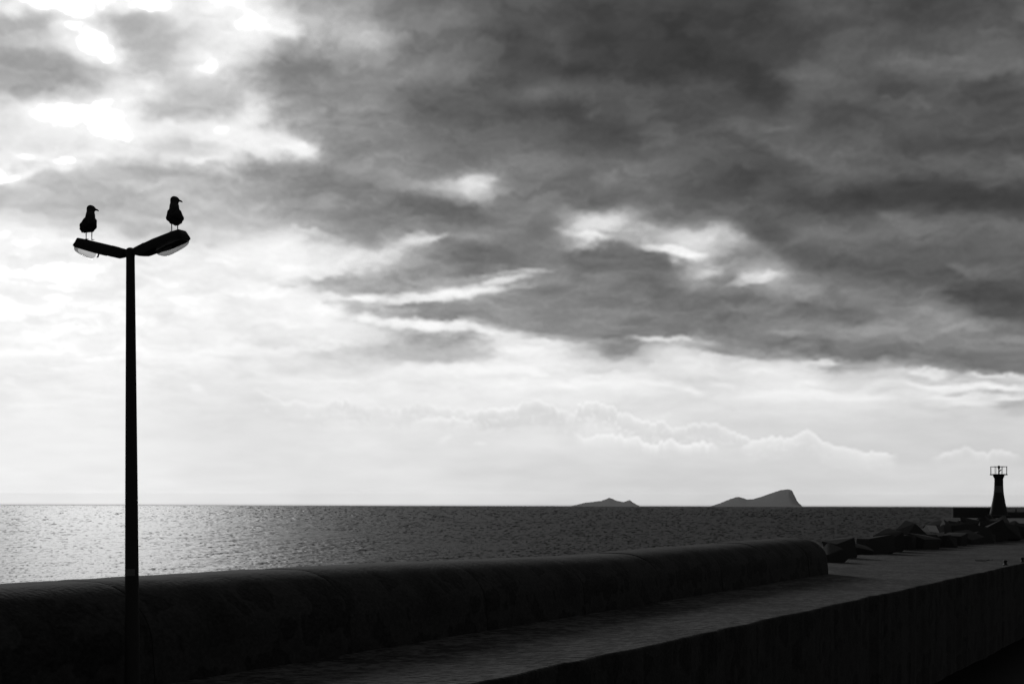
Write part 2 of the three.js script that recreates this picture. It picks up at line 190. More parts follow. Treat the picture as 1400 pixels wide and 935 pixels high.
function skyTexture() {
  const W = 4096, H = 2048, data = new Float32Array(W * H * 4), R = Math.PI / 180;
  const tones = (X, Y) => {
    X = clamp(X, 0, 27.999); Y = clamp(Y, 0, 27.999);
    const i = Math.floor(X), j = Math.floor(Y);
    const cub = (a, b, c, d, t) => b + 0.5 * t * (c - a + t * (2 * a - 5 * b + 4 * c - d + t * (3 * (b - c) + d - a)));
    const at = (k, l) => TONES[clamp(l, 0, 28)][clamp(k, 0, 28)];
    const row = (l) => cub(at(i - 1, l), at(i, l), at(i + 1, l), at(i + 2, l), X - i);
    return cub(row(j - 1), row(j), row(j + 1), row(j + 2), Y - j);
  };
  const wisps = WISPS.map(([a, e, rx, ry, t, tone, soft, w], k) => ({ a, e, rx, ry, c: Math.cos(t * R), s: Math.sin(t * R), tone, soft, w, k, reach: Math.max(rx, ry) * 1.7 + 0.3 }));
  const crest = (c, az) => {
    const l = c.line;
    if (az <= l[0][0] || az >= l[l.length - 1][0]) return null;
    let k = 0; while (l[k + 1][0] < az) k++;
    const t = (az - l[k][0]) / (l[k + 1][0] - l[k][0]);
    const end = Math.min(az - l[0][0], l[l.length - 1][0] - az);
    return [lerp(l[k][1], l[k + 1][1], t * t * (3 - 2 * t)), clamp(end / 0.5)];
  };
  for (let row = 0; row < H; row++) {
    const up = ((row + 0.5) / H - 0.5) * Math.PI, el = up / R;
    for (let col = 0; col < W; col++) {
      const o = (row * W + col) * 4;
      let L = 0.05, hdr = 1;
      if (el > 0) {
        let az = (col + 0.5) / W * 360 - 90;
        if (az > 180) az -= 360;
        const cosSun = Math.sin(up) * Math.sin(SUN_EL) + Math.cos(up) * Math.cos(SUN_EL) * Math.cos(az * R - SUN_AZ), gam = Math.acos(clamp(cosSun, -1, 1)) / R;
        // broad overcast for the whole dome: brighter round the hidden sun and low down
        const pk = 1 / (Math.sin(up) + 0.10);
        const cx = Math.cos(up) * Math.sin(az * R) * pk, cz = Math.cos(up) * Math.cos(az * R) * pk;
        const cl = fbm(cx * 1.3 + 7, cz * 1.3, 5, 3);
        const low = Math.exp(-el / 5);
        let tone = 66 + 150 * Math.exp(-((gam / 19) ** 2)) + 50 * Math.exp(-((gam / 60) ** 2)) * low + 62 * low + cl * 46 * (1 - 0.7 * low);
        const near = Math.abs(az) < 34 && el < 32;
        if (near) {
          const ey = el * 1.5 + 26 * (1 - Math.exp(-el / 9));          // clouds flatten towards the horizon
          const f1 = el < 6 ? 0.35 + 0.65 * el / 6 : 1;
          const wx = (fbm(az * 0.6, ey * 0.4, 3, 11) * 0.8 + fbm(az * 1.9, ey * 1.3, 4, 29) * 0.34) * f1;
          const wy = (fbm(az * 0.6 + 40, ey * 0.4, 3, 13) * 0.45 + fbm(az * 1.9 + 9, ey * 1.3, 4, 31) * 0.24) * f1;
          const a = az + wx * 0.5, e = Math.max(0.02, el + wy * 0.5);
          const X = Math.tan(a * R) * 38.88 + 14, Y = 27.65 - Math.tan(e * R) / Math.cos(a * R) * 77.76;
          const out = Math.max(0, -X / 2, (X - 28) / 2, -Y / 4);
          let t = tones(X, Y);
          for (const s of wisps) {
            const dx0 = a - s.a, dy0 = e - s.e;
            if (Math.abs(dx0) > s.reach || Math.abs(dy0) > s.reach) continue;
            const dx = (dx0 * s.c + dy0 * s.s) / s.rx, dy = (-dx0 * s.s + dy0 * s.c) / s.ry;
            const r = Math.sqrt(dx * dx + dy * dy) + 0.55 * fbm(az * 1.2 + s.k, ey * 1.0, 4, 51);
            t = lerp(t, s.tone, s.w * (1 - sstep(0.85 - s.soft, 1.05 + s.soft * 0.4, r)));
          }
          for (let k = 0; k < CRESTS.length; k++) {
            const c = CRESTS[k], q = crest(c, az);
            if (!q) continue;
            const puff = c.puff * (Math.abs(vnoise(az * 3.0, 5.5, 61 + k)) * 1.5 + Math.abs(vnoise(az * 5.5, 3.5, 67 + k)) * 0.9 - 1.0);
            const d = q[0] + puff - el;
            if (d < -0.06 || d > c.deep * 1.6) continue;
            const m = sstep(-0.06, 0.05, d) * (1 - sstep(c.deep * 0.25, c.deep * 1.5, d)) * q[1];
            const curl = Math.abs(fbm(az * 1.7 + wx, el * 3.4 + wy, 3, 83 + k));
            const rim = Math.max(Math.exp(-Math.max(0, d) / 0.19), 0.4 * (1 - sstep(0.0, 0.16, curl)));
            t = lerp(t, lerp(c.body - 5, c.rim + 5, rim), m * 0.9);
          }
          // texture of the cloud deck, stretched towards the horizon
          const hz = sstep(1.0, 7.5, el);
          const rid = (q) => 1 - 2.6 * Math.abs(q);
          const det = fbm(az * 0.8 + wx, ey * 1.0 + wy * 2, 6, 131) * 0.19 + rid(fbm(az * 0.5 + 2 * wy, ey * 0.7 + wx, 5, 171)) * 0.05;
          t = t * (1 + det * hz * lerp(0.8, 0.34, sstep(150, 240, t)));
          t += (1 - hz) * fbm(az * 0.5, el * 2.2, 4, 151) * 7;
          tone = lerp(t, tone, sstep(0.1, 2.6, out));
        }
        L = lin(Math.min(tone, 260)); hdr = 1 + 6 * sstep(250, 259, tone) * Math.exp(-((gam / 4.6) ** 2));
      }
      // the low sky stands beyond the sea haze, which dims it on its way to the pier
      if (el > 0) { const clear = Math.exp(-HAZE * Math.min(440 / Math.sin(up), 54500)); L = Math.max(L, (L - 0.09 * (1 - clear)) / clear); }
      L *= 3; data[o + 3] = hdr;
      data[o] = data[o + 1] = data[o + 2] = L;
    }
  }
  // sharpen once against the soft interpolation between texels
  const x0 = Math.round(54 / 360 * W), x1 = Math.round(126 / 360 * W), y0 = H / 2 + 2, y1 = Math.round((0.5 + 34 / 180) * H), nx = x1 - x0, ny = y1 - y0;
  const src = new Float32Array(nx * ny), cur = new Float32Array(nx * ny);
  for (let y = 0; y < ny; y++) for (let x = 0; x < nx; x++) src[y * nx + x] = cur[y * nx + x] = data[((y + y0) * W + x + x0) * 4];
  for (let pass = 0; pass < 3; pass++) {
    const prev = cur.slice();
    for (let y = 1; y + 1 < ny; y++) for (let x = 1; x + 1 < nx; x++) {
      let b = 0;
      for (let j = -1; j <= 1; j++) for (let i = -1; i <= 1; i++) b += prev[(y + j) * nx + x + i] * (i ? 1 : 4) * (j ? 1 : 4) / 36;
      cur[y * nx + x] = Math.max(0, prev[y * nx + x] + src[y * nx + x] - b);
    }
  }
  for (let y = 0; y < ny; y++) for (let x = 0; x < nx; x++) { const o = ((y + y0) * W + x + x0) * 4; data[o] = data[o + 1] = data[o + 2] = cur[y * nx + x]; }
  for (let o = 0; o < data.length; o += 4) { const k = data[o + 3]; data[o] *= k; data[o + 1] *= k; data[o + 2] *= k; data[o + 3] = 1; }
  const t = new THREE.DataTexture(data, W, H, THREE.RGBAFormat, THREE.FloatType);
  t.mapping = THREE.EquirectangularReflectionMapping;
  t.magFilter = t.minFilter = THREE.LinearFilter;
  t.needsUpdate = true;
  return t;
}
scene.background = skyTexture();
scene.environment = scene.background;
scene.fog = new THREE.FogExp2(0xffffff, HAZE);

// ------------------------------------------------------------------ helpers
const at = (x, depth, y = 0) => new THREE.Vector3(x, y, -depth);
const taken = new Map();
function numbered(name) { const n = taken.get(name) ?? 0; taken.set(name, n + 1); return n ? name + '_' + String(n).padStart(3, '0') : name; }
function tag(o, label, category, group, kind) {
  if (label) o.userData.label = label;
  if (category) o.userData.category = category;
  if (group) o.userData.group = group;
  if (kind) o.userData.kind = kind;
  return o;
}
function part(name, geometry, material, parent = scene) {
  const m = new THREE.Mesh(geometry, material);
  m.name = parent === scene ? numbered(name) : name;
  m.castShadow = m.receiveShadow = true;
  parent.add(m);
  return m;
}
function thing(name, label, category, pos, group) {
  const g = new THREE.Group();
  g.name = numbered(name); g.position.copy(pos); scene.add(g);
  return tag(g, label, category, group);
}
const grey = (v) => new THREE.Color().setRGB(v, v, v);
function noiseTexture(n, fn, wrap = true) {
  const d = new Uint8Array(n * n * 4);
  for (let y = 0; y < n; y++) for (let x = 0; x < n; x++) { const v = clamp(fn(x / n, y / n)) * 255, o = (y * n + x) * 4; d[o] = d[o + 1] = d[o + 2] = v; d[o + 3] = 255; }
  const t = new THREE.DataTexture(d, n, n);
  t.magFilter = t.minFilter = THREE.LinearFilter;
  if (wrap) t.wrapS = t.wrapT = THREE.RepeatWrapping;
  t.needsUpdate = true;
  return t;
}
// a skin through rings of points (each ring the same count, closed), with flat caps
function loft(rings, caps = true) {
  const n = rings[0].length, pos = [], idx = [];
  for (const r of rings) for (const p of r) pos.push(p[0], p[1], p[2]);
  for (let i = 0; i + 1 < rings.length; i++) for (let k = 0; k < n; k++) { const a = i * n + k, b = i * n + (k + 1) % n; idx.push(a, b, a + n, b, b + n, a + n); }
  if (caps) for (const [i, flip] of [[0, true], [rings.length - 1, false]]) {
    const c = pos.length / 3, mid = [0, 1, 2].map((q) => rings[i].reduce((s, p) => s + p[q], 0) / n);
    for (const p of rings[i]) pos.push(...p);
    pos.push(...mid);
    for (let k = 0; k < n; k++) { const a = c + k, b = c + (k + 1) % n; if (flip) idx.push(b, a, c + n); else idx.push(a, b, c + n); }
  }
  const g = new THREE.BufferGeometry();
  g.setAttribute('position', new THREE.Float32BufferAttribute(pos, 3));
  g.setIndex(idx); g.computeVertexNormals();
  return g;
}
const bar = (a, b, r0, r1 = r0, seg = 8) => {
  const d = new THREE.Vector3().subVectors(b, a), g = new THREE.CylinderGeometry(r1, r0, d.length(), seg, 1);
  g.applyQuaternion(new THREE.Quaternion().setFromUnitVectors(new THREE.Vector3(0, 1, 0), d.clone().normalize()));
  return g.translate((a.x + b.x) / 2, (a.y + b.y) / 2, (a.z + b.z) / 2);
};
const V = (x, y, z) => new THREE.Vector3(x, y, z);
const plain = (g) => { const h = g.index ? g.toNonIndexed() : g; for (const k of Object.keys(h.attributes)) if (k !== 'position' && k !== 'normal') h.deleteAttribute(k); return h; };

// ------------------------------------------------------------------ the sea
// Pier geometry on plan: the sea wall runs from (-3.9, 19) along (0.45, 0.893) (x, depth).
const DIR = [0.45, 0.893], SIDE = [-0.893, 0.45], W0 = [-3.9, 19];
const onWall = (t, off = 0) => [W0[0] + DIR[0] * t + SIDE[0] * off, W0[1] + DIR[1] * t + SIDE[1] * off];
{
  const waves = [];
  for (let i = 0; i < 46; i++) {
    const len = 0.5 * Math.pow(1.062, i) * (0.9 + 0.2 * rnd()), dirA = -0.5 + (rnd() - 0.5) * 2.3, k = 2 * Math.PI / len;
    waves.push([Math.sin(dirA) * k, Math.cos(dirA) * k, rnd() * 6.283, 0.017, len]);
  }
  // slicks and wind-ruffled patches [x, depth, half width, half depth, gain]
  const paws = [[-36, 262, 6, 42, -0.8], [-29, 250, 5, 22, -0.7], [-9, 190, 6, 14, -0.7], [-2, 182, 4, 10, -0.6], [60, 200, 8, 10, 0.4], [-70, 420, 14, 60, -0.5]];
  const az = [], rows = [];
  for (let a = -180; a < -27; a += 3) az.push(a);
  for (let a = -27; a <= 27; a += 0.036) az.push(a);
  for (let a = 30; a <= 180; a += 3) az.push(a);
  for (let k = 0.17; k < 0.6; k += 0.08) rows.push(k);
  for (let k = 0.6; k < 86; k += 0.36) rows.push(k);
  for (let k = 86; k < 260; k += 2) rows.push(k);
  for (let k = 260; k < 4000; k *= 1.4) rows.push(k);
  const n = az.length, pos = new Float32Array(rows.length * n * 3), nor = new Float32Array(rows.length * n * 3), idx = [];
  const h = EYE - SEA;
  rows.forEach((k, j) => {
    const d = h * 1422 / k;
    az.forEach((deg, i) => {
      const x = Math.sin(deg * Math.PI / 180) * d, z = Math.cos(deg * Math.PI / 180) * d, o = (j * n + i) * 3;
      const side = (x - W0[0]) * SIDE[0] + (z - W0[1]) * SIDE[1];
      const open = sstep(-6, 6, side);
      const gust = 1 + 0.55 * fbm(x * 0.006 + z * 0.0011, z * 0.0022, 3, 201) * 2 ;
      let hh = 0, sx = 0, sz = 0;
      for (const [kx, kz, ph, sl, len] of waves) {
        const p = kx * x + kz * z + ph, c = Math.cos(p) * sl, kk = len / 6.2832;
        hh += Math.sin(p) * sl * kk; sx += c * kx * kk; sz += c * kz * kk;
      }
      let paw = 0;
      for (const [px, pd, rx, rd, gain] of paws) { const q = ((x - px) / rx) ** 2 + ((z - pd) / rd) ** 2; if (q < 6) paw += gain * Math.exp(-q) * (1 + 0.8 * vnoise(x * 0.5, z * 0.12, 211)); }
      const amp = lerp(0.10, Math.max(0.12, clamp(gust, 0.35, 1.7) + paw), open);
      const chop = lerp(0.02, Math.max(0.03, 0.17 + 0.16 * paw), open);
      sx = sx * amp + vnoise(i * 0.45, j * 0.95, 5) * chop; sz = sz * amp + vnoise(i * 0.45, j * 0.95, 9) * chop;
      pos[o] = x; pos[o + 1] = SEA + hh * amp * 0.5 * clamp(1 - d / 6000); pos[o + 2] = -z;
      const l = Math.hypot(sx, 1, sz); nor[o] = -sx / l; nor[o + 1] = 1 / l; nor[o + 2] = sz / l;
      if (i + 1 < n && j + 1 < rows.length) { const a = j * n + i; idx.push(a, a + n, a + 1, a + 1, a + n, a + n + 1); }
    });
  });
  const g = new THREE.BufferGeometry();
  g.setAttribute('position', new THREE.BufferAttribute(pos, 3));
  g.setAttribute('normal', new THREE.BufferAttribute(nor, 3));
  g.setIndex(new THREE.BufferAttribute(new Uint32Array(idx), 1));
  const m = new THREE.MeshPhysicalMaterial({ color: grey(0.012), roughness: 0.45, ior: 1.33, specularIntensity: 0.04 });
  tag(part('sea', g, m), 'choppy grey sea, silvery below the bright clouds', null, null, 'structure');
}

// ------------------------------------------------------------------ far mountains across the bay
{
  const far = 36000, m = new THREE.MeshStandardMaterial({ color: grey(0.22), roughness: 1 });
  const ridge = (line, label, dist) => {
    const n = 90, rings = [];
    const X = (px) => (px - 700) / 1944 * dist, x0 = line[0][0], x1 = line[line.length - 1][0];
    const pos = [], idx = [], rowsN = 12;
    for (let i = 0; i <= n; i++) {
      const px = lerp(x0, x1, i / n);
      let k = 0; while (k + 2 < line.length && line[k + 1][0] < px) k++;
      const t = (px - line[k][0]) / (line[k + 1][0] - line[k][0]), hgt = lerp(line[k][1], line[k + 1][1], t) * dist / 1944;
      for (let j = 0; j <= rowsN; j++) {
        const v = j / rowsN * 2 - 1, fall = Math.pow(1 - Math.abs(v), 1.0);
        const rough = 1 + 0.2 * fbm(px * 0.13, v * 3, 4, 301) * Math.min(1, Math.abs(v) * 3);
        pos.push(X(px) * (1 + v * 8000 / dist), SEA - 4 + hgt * fall * rough + fbm(px * 0.9, 0.5, 3, 311) * 12 * fall, -dist - v * 8000);
      }
    }
    for (let i = 0; i < n; i++) for (let j = 0; j < rowsN; j++) { const a = i * (rowsN + 1) + j; idx.push(a, a + rowsN + 1, a + 1, a + 1, a + rowsN + 1, a + rowsN + 2); }
    const g = new THREE.BufferGeometry();
    g.setAttribute('position', new THREE.Float32BufferAttribute(pos, 3)); g.setIndex(idx); g.computeVertexNormals();
    tag(part('mountain', g, m), label, null, null, 'structure');
  };
  ridge([[970, 0], [985, 5], [1000, 11], [1008, 13.5], [1013, 13], [1022, 10], [1030, 10.5], [1042, 14], [1056, 19], [1068, 23], [1078, 24], [1083, 23], [1087, 15], [1091, 7], [1098, 0]], 'pale hazy headland with a steep right end on the horizon', far);
  ridge([[780, 0], [800, 5], [822, 7.5], [834, 12], [843, 8], [853, 6], [861, 9], [866, 5], [876, 0]], 'faint double peak on the horizon left of the headland', far + 7000);
}

// ------------------------------------------------------------------ stone and concrete
const stains = noiseTexture(1024, (u, v) => {          // weathered concrete: fine grain, blotches, run-off streaks along v
  const grain = fbm(u * 128, v * 128, 3, 401, 128, 128), blot = fbm(u * 8, v * 8, 5, 411, 8, 8), run = fbm(u * 24 + 1.6 * fbm(u * 8, v * 8, 3, 431, 8, 8), v * 4, 4, 421, 24, 4);
  return 0.6 + 0.34 * grain + 0.4 * blot + 0.2 * run - 0.5 * sstep(0.08, 0.3, 0.5 * run + blot);
});
const deckMap = noiseTexture(1024, (u, v) => {
  const grain = fbm(u * 160, v * 160, 3, 451, 160, 160), blot = fbm(u * 6, v * 6, 5, 461, 6, 6), mid = fbm(u * 28, v * 28, 4, 471, 28, 28);
  return 0.6 + 0.5 * grain + 0.9 * fbm(u * 60, v * 60, 3, 477, 60, 60) + 0.3 * mid - 0.45 * sstep(0.04, 0.2, blot + 0.5 * mid) - 0.4 * sstep(0.2, 0.3, fbm(u * 40, v * 40, 3, 479, 40, 40));
});
const bumps = noiseTexture(512, (u, v) => 0.5 + 0.5 * fbm(u * 24, v * 24, 6, 481, 24, 24));
const rep = (t, x, y) => { const c = t.clone(); c.repeat.set(x, y); c.needsUpdate = true; return c; };
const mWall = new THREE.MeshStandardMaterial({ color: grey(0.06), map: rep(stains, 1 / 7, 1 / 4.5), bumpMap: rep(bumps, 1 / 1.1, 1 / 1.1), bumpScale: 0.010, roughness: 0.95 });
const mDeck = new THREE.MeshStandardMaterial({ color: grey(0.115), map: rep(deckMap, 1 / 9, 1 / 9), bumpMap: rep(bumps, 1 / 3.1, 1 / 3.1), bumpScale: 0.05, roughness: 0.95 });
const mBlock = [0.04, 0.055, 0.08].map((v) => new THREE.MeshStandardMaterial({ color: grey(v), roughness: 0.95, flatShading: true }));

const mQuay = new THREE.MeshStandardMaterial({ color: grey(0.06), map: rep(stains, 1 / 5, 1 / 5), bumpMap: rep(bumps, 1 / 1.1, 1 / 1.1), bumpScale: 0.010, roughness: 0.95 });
// the pier deck: one slab, 3 m between sea wall and quay edge, widening round the head
{
  const s = new THREE.Shape(), edge = (t) => [-0.55 + 0.475 * t, 18 + 0.88 * t];
  const pts = [];
  for (let t = -26; t <= 110; t += 0.2) { const e = edge(t), j = 0.14 * fbm(t * 0.9, 0.5, 5, 501); pts.push([e[0] + 0.88 * j, e[1] - 0.475 * j]); }
  pts.push([150, 240], [73.5, 240], [65.5, 213], [25, 87], onWall(33, 2.4), onWall(-22, 2.4));
  pts.forEach((p, i) => (i ? s.lineTo(p[0], p[1]) : s.moveTo(p[0], p[1])));
  const g = new THREE.ExtrudeGeometry(s, { depth: 5, bevelEnabled: true, bevelSize: 0.04, bevelThickness: 0.04, bevelSegments: 2, bevelOffset: -0.04 });
  g.rotateX(-Math.PI / 2).translate(0, -5.04, 0);
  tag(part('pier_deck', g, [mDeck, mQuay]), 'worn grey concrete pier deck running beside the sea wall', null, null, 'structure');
}

// ------------------------------------------------------------------ the round-topped sea wall, cast in sections
{
  const wall = thing('sea_wall', 'long concrete sea wall with rounded top, streaked dark, along the pier', 'wall', at(W0[0], W0[1]));
  const HT = [[-30, 1.30], [-2.2, 1.293], [2.1, 1.277], [6.25, 1.244], [8.9, 1.208], [12, 1.166], [15.9, 1.131], [20.8, 1.166], [27, 1.189], [40, 1.21]];
  const top = (t) => { let k = 0; while (HT[k + 1][0] < t) k++; return lerp(HT[k][1], HT[k + 1][1], (t - HT[k][0]) / (HT[k + 1][0] - HT[k][0])); };
  const profile = (h) => {
    const p = [[0, -0.02], [0.005, 0.16], [0.02, 0.32]], n = 14;
    for (let i = 0; i <= n; i++) { const a = i / n * Math.PI / 2; p.push([0.03 + 1.02 * (1 - Math.cos(a)), 0.46 + (h - 0.46) * Math.sin(a)]); }
    p.push([1.3, h + 0.004], [1.64, h], [1.7, h - 0.05], [1.7, 0.4], [1.7, -0.02]);
    return p;
  };
  const cuts = [-18, -13.4, -8.6, -4.9, -1.3, 3.2, 7.7, 12.1, 16.6, 21.2, 25.6, 30.0, 32.4];
  for (let c = 0; c + 1 < cuts.length; c++) {
    const pos = [], uv = [], idx = [], a = cuts[c] + 0.01, b = cuts[c + 1] - 0.01, n = Math.ceil((b - a) / 0.12), np = profile(1).length;
    const dq = (hash(c, 3, 1) - 0.5) * 0.014, dh = (hash(c, 4, 1) - 0.5) * 0.018;
    for (let i = 0; i <= n; i++) {
      const t = lerp(a, b, i / n), pr = profile(top(t) + dh);
      let run = 0;
      const soft = Math.min(1, Math.min(i, n - i) / 1.2) * 0.006 - 0.006;
      pr.forEach(([q, y], k) => {
        if (k) run += Math.hypot(q - pr[k - 1][0], y - pr[k - 1][1]);
        const j = k < 2 || k > np - 3 ? 0 : 0.008 * fbm(t * 1.6, run * 1.6, 4, 521) + soft;
        const qq = q + dq - (k < 10 ? j : 0), yy = y + (k >= 8 ? j : 0);
        pos.push(DIR[0] * t + SIDE[0] * qq, yy, -(DIR[1] * t + SIDE[1] * qq)); uv.push(t + c * 1.3, run);
      });
    }
    for (let i = 0; i < n; i++) for (let k = 0; k + 1 < np; k++) { const p = i * np + k; idx.push(p, p + np, p + 1, p + 1, p + np, p + np + 1); }
    for (const [i, flip] of [[0, 1], [n, 0]]) {          // end faces, with their own vertices
      const s0 = pos.length / 3;
      for (let k = 0; k < np; k++) { const o = (i * np + k) * 3; pos.push(pos[o], pos[o + 1], pos[o + 2]); const pr = profile(top(0))[k]; uv.push(pr[0], pr[1]); }
      const base = s0;
      for (let k = 1; k + 1 < np; k++) if (flip) idx.push(base + k, base, base + k + 1); else idx.push(base, base + k, base + k + 1);
    }
    const g = new THREE.BufferGeometry();
    g.setAttribute('position', new THREE.Float32BufferAttribute(pos, 3)); g.setAttribute('uv', new THREE.Float32BufferAttribute(uv, 2)); g.setIndex(idx);
    g.computeVertexNormals();
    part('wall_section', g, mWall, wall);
  }
}

// ------------------------------------------------------------------ breakwater blocks beyond the end of the wall
{
  const variant = [];
  for (let v = 0; v < 7; v++) {
    const pts = [];
    for (const sx of [-1, 1]) for (const sy of [-1, 1]) for (const sz of [-1, 1]) {
      const j = () => 1 + (rnd() - 0.5) * 0.5, cx = 0.5 * j(), cy = 0.5 * j(), cz = 0.5 * j(), ch = 0.04 + 0.07 * rnd();
      pts.push(V(sx * (cx - ch), sy * cy, sz * cz), V(sx * cx, sy * (cy - ch), sz * cz), V(sx * cx, sy * cy, sz * (cz - ch)));
    }
    variant.push(new ConvexGeometry(pts));
  }
  const G = 'concrete armour blocks of the breakwater';
  const block = (px, depth, y, sx, sy, sz, rx, ry, rz, v, mat, label) => {
    const m = part('breakwater_block', variant[v % 7], mat);
    m.position.set((px - 700) / 1944 * depth, y, -depth); m.scale.set(sx, sy, sz); m.rotation.set(rx, ry, rz);
    tag(m, label ?? 'dark concrete block in the jumbled heap between sea wall and lighthouse', 'concrete block', G);
  };
  const mGlare = new THREE.MeshStandardMaterial({ color: grey(0.6), roughness: 0.9, flatShading: true });  // glare on lit block facets, put into the base colour as near-white
  const [d0, d1, d2] = mBlock;
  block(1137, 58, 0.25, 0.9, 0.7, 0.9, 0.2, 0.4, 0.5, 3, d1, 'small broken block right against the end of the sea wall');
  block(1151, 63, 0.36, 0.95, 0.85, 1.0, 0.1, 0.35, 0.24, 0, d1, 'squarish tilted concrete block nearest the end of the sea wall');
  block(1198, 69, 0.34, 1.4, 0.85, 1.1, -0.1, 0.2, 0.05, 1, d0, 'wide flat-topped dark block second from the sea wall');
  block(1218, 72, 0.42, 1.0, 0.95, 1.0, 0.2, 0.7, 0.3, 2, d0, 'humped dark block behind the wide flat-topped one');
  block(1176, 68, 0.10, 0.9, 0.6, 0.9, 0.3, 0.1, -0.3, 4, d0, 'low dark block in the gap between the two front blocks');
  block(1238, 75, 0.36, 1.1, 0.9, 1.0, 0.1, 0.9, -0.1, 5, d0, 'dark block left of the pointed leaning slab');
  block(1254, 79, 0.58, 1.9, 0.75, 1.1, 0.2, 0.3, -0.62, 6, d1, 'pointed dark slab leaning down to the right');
  block(1273, 88, 0.62, 0.75, 0.6, 0.7, -0.9, 0.3, 0.15, 0, mGlare, 'small block with glare painted white among the dark breakwater blocks');
  block(1291, 92, 0.70, 1.3, 0.35, 0.8, -0.6, 0.2, 0.45, 1, d2, 'thin grey slab tilted up to the right beside the glare-painted block');
  block(1285, 96, 0.5, 1.3, 1.0, 1.2, 0.2, 0.6, 0.2, 2, d0, 'dark block directly behind the small glare-painted block');
  block(1262, 84, 0.25, 1.5, 0.9, 1.2, 0.1, 0.4, 0.1, 3, d0, 'dark block below the small glare-painted block');
  block(1336, 106, 0.55, 0.9, 0.8, 0.8, -0.7, 0.4, 0.7, 4, d2, 'grey pointed block standing out below the lighthouse platform');
  for (let i = 0; i < 24; i++) {                              // the row along the landward foot
    const t = 76 + i * 1.75, w = 0.9 + rnd() * 0.7;
    const x = 14.6 + (t - 62) * 0.53 - 0.5 + rnd() * 0.9;
    block(700 + x / t * 1944, t, 0.14 + rnd() * 0.16, w, 0.6 + rnd() * 0.4, 0.9 + rnd() * 0.6, (rnd() - 0.5) * 0.7, rnd() * 3, (rnd() - 0.5) * 0.6, i, mBlock[i % 3 ? 0 : 1]);
  }
  for (let i = 0; i < 34; i++) {                              // the heap behind it
    const t = 90 + rnd() * 20, f = 0.03 + rnd() * 0.97, left = 27 + (t - 88) * 0.31, right = 15.2 + (t - 62) * 0.53;
    const x = lerp(left, right, f), w = 1.2 + rnd() * 1.1;
    block(700 + x / t * 1944, t, 0.16 - (t - 92) * 0.003 + rnd() * 0.3, w, 0.8 + rnd() * 0.6, 1.2 + rnd() * 0.8, (rnd() - 0.5) * 0.9, rnd() * 3, (rnd() - 0.5) * 0.9, i, mBlock[i % 4 ? 0 : 2 - (i % 2)]);
  }
  // the seaward slope under them
  const n = 40, pos = [], idx = [];
  for (let i = 0; i <= n; i++) {
    const f = i / n, d = lerp(50, 240, f), x = d < 87 ? lerp(onWall(33, 2.4)[0], 25, clamp((d - onWall(33, 2.4)[1]) / (87 - onWall(33, 2.4)[1]))) : lerp(25, 65, (d - 87) / 126);
    for (let j = 0; j <= 5; j++) pos.push(x + 0.9 - j * 1.15 + 0.4 * vnoise(d * 0.5, j, 541), -0.03 - j * 0.85 + 0.3 * vnoise(d * 0.6, j + 9, 547) * (j > 0), -d);
  }
  for (let i = 0; i < n; i++) for (let j = 0; j < 5; j++) { const a = i * 6 + j; idx.push(a, a + 1, a + 6, a + 1, a + 7, a + 6); }
  const g = new THREE.BufferGeometry();
  g.setAttribute('position', new THREE.Float32BufferAttribute(pos, 3)); g.setIndex(idx); g.computeVertexNormals();
  tag(part('breakwater_slope', g, mBlock[0]), 'dark rubble slope on the seaward side of the pier', null, null, 'structure');
}

